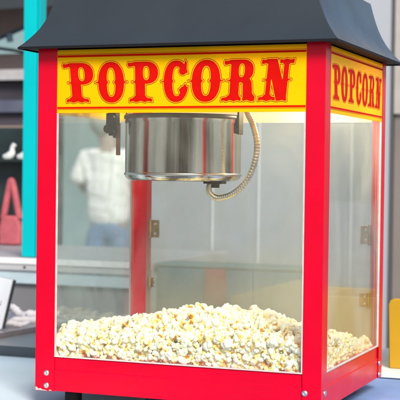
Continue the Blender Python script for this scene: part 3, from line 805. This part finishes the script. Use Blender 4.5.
J = {'pelvis':((0,0,.90),(.10,.085)),'waist':((0,0,1.05),(.12,.09)),'chest':((0,0,1.25),(.15,.10)),'neck':((.0,0,1.42),(.055,.055)),'head0':((.03,-.01,1.52),(.075,.085)),'head1':((.04,-.01,1.60),(.08,.09)),'head2':((.04,-.01,1.66),(.06,.07)),
     'shl':((-.17,0,1.35),.055),'ell':((-.215,-.03,1.10),.042),'wrl':((-.10,-.21,1.12),.028),'hdl':((-.05,-.23,1.13),(.018,.035)),
     'shr':((.17,0,1.35),.055),'elr':((.215,-.03,1.10),.042),'wrr':((.10,-.21,1.08),.028),'hdr':((.05,-.23,1.06),(.018,.035)),
     'hpl':((-.08,0,.82),.065),'knl':((-.10,-.01,.48),.058),'anl':((-.10,.02,.09),.04),'ftl':((-.11,-.12,.04),(.035,.03)),
     'hpr':((.08,0,.82),.065),'knr':((.10,-.01,.48),.058),'anr':((.10,.02,.09),.04),'ftr':((.11,-.12,.04),(.035,.03))}
for s_ in ('l','r'):
    hx, hy, hz = J['hd'+s_][0]
    sg = 1 if s_ == 'l' else -1
    for q in range(4):
        ln = (.040,.046,.043,.034)[q]
        J['f%d%s'%(q,s_)] = ((hx+sg*.035, hy-.008, hz+.030-.020*q), .009)
        J['g%d%s'%(q,s_)] = ((hx+sg*(.035+ln), hy+.012, hz+.027-.019*q), .008)
    J['t0'+s_] = ((hx+sg*.004, hy+.004, hz+.040), .010); J['t1'+s_] = ((hx+sg*.022, hy+.006, hz+.062), .009)
ch = [['pelvis','waist','chest','neck','head0','head1','head2'],['chest','shl','ell','wrl','hdl'],['chest','shr','elr','wrr','hdr'],['pelvis','hpl','knl','anl','ftl'],['pelvis','hpr','knr','anr','ftr']]
for s_ in ('l','r'):
    for q in range(4): ch.append(['hd'+s_,'f%d%s'%(q,s_),'g%d%s'%(q,s_)])
    ch.append(['hd'+s_,'t0'+s_,'t1'+s_])
body = skin_body('body', ch, J, M['skin'], pr_)
Jt = {'hem':((0,0,.78),(.185,.13)),'w':((0,0,1.0),(.175,.12)),'c':((0,0,1.22),(.185,.13)),'s':((0,0,1.34),(.15,.10)),'n':((0,0,1.405),(.075,.07)),
      'l1':((-.17,0,1.345),.078),'l2':((-.225,.01,1.20),.078),'l3':((-.232,.0,1.13),.078),'r1':((.17,0,1.345),.078),'r2':((.225,.01,1.20),.078),'r3':((.232,.0,1.13),.078)}
skin_body('t_shirt', [['c','w','hem'],['c','s','n'],['s','l1','l2','l3'],['s','r1','r2','r3']], Jt, M['tee'], pr_, 2)
Jj = {'a':((0,0,.93),(.15,.115)),'b':((0,0,.86),(.15,.115)),'l0':((-.09,0,.80),.10),'l1':((-.10,-.01,.48),.078),'l2':((-.10,.02,.10),.065),'r0':((.09,0,.80),.10),'r1':((.10,-.01,.48),.078),'r2':((.10,.02,.10),.065)}
skin_body('jeans', [['b','a'],['b','l0','l1','l2'],['b','r0','r1','r2']], Jj, M['jeans'], pr_, 2)
bm = bmesh.new(); bmesh.ops.create_icosphere(bm, subdivisions=3, radius=1)
for v in bm.verts:
    d = v.co.normalized(); k = 1+.04*noise.noise(d*4)
    v.co = Vector((.04+d.x*.100*k, .022+d.y*.112*k, 1.612+d.z*.118*k))
    if d.y < -.35: v.co.y += .06; v.co.z += .03
me = bpy.data.meshes.new('hair'); bm.to_mesh(me); bm.free(); hair = link('hair', me, mat('grey_hair',(.20,.24,.25),.8,var=.2,vscale=40), None, True); hair.parent = pr_
# face, seen when stepping round: nose, ears
bm = bmesh.new()
for sx in (-1,1):
    add_lathe(bm, [(.001,-.004),(.022,-.002),(.026,.004),(.014,.008),(.001,.006)], -.01, 1.59, 14, 'x', cap=False, base=.04+sx*.092)
build('ear', bm, M['skin'], None, smooth=True).parent = pr_
pr_.rotation_euler = (0,0,PI+.12); pr_.scale = (1.07,1.07,1.03)

# ------------------------------------------------------------------ light
w = bpy.data.worlds.new('World'); S.world = w; w.use_nodes = True
N = w.node_tree.nodes; L = w.node_tree.links; bgd = N['Background']
sky = N.new('ShaderNodeTexSky'); sky.sky_type = 'NISHITA'; sky.sun_disc = False
el, az = math.radians(37), math.radians(142)     # azimuth measured clockwise from +y
sky.sun_elevation = el; sky.sun_rotation = az; sky.air_density = 1; sky.dust_density = 2
L.new(sky.outputs[0], bgd.inputs[0]); bgd.inputs[1].default_value = .11
sl = bpy.data.lights.new('sun','SUN'); sl.energy = 2.8; sl.angle = math.radians(20); sl.color = (1,.95,.88)
so = bpy.data.objects.new('sun', sl); C.objects.link(so)
dv = Vector((math.sin(az)*math.cos(el), math.cos(az)*math.cos(el), math.sin(el)))
so.rotation_euler = dv.to_track_quat('Z','Y').to_euler(); so.location = (0,-3,5)
S.view_settings.view_transform = 'Standard'; S.view_settings.look = 'None'; S.view_settings.exposure = .55; S.view_settings.gamma = 1
S.cycles.transparent_max_bounces = 24; S.cycles.max_bounces = 10
S.cycles.sample_clamp_indirect = 4
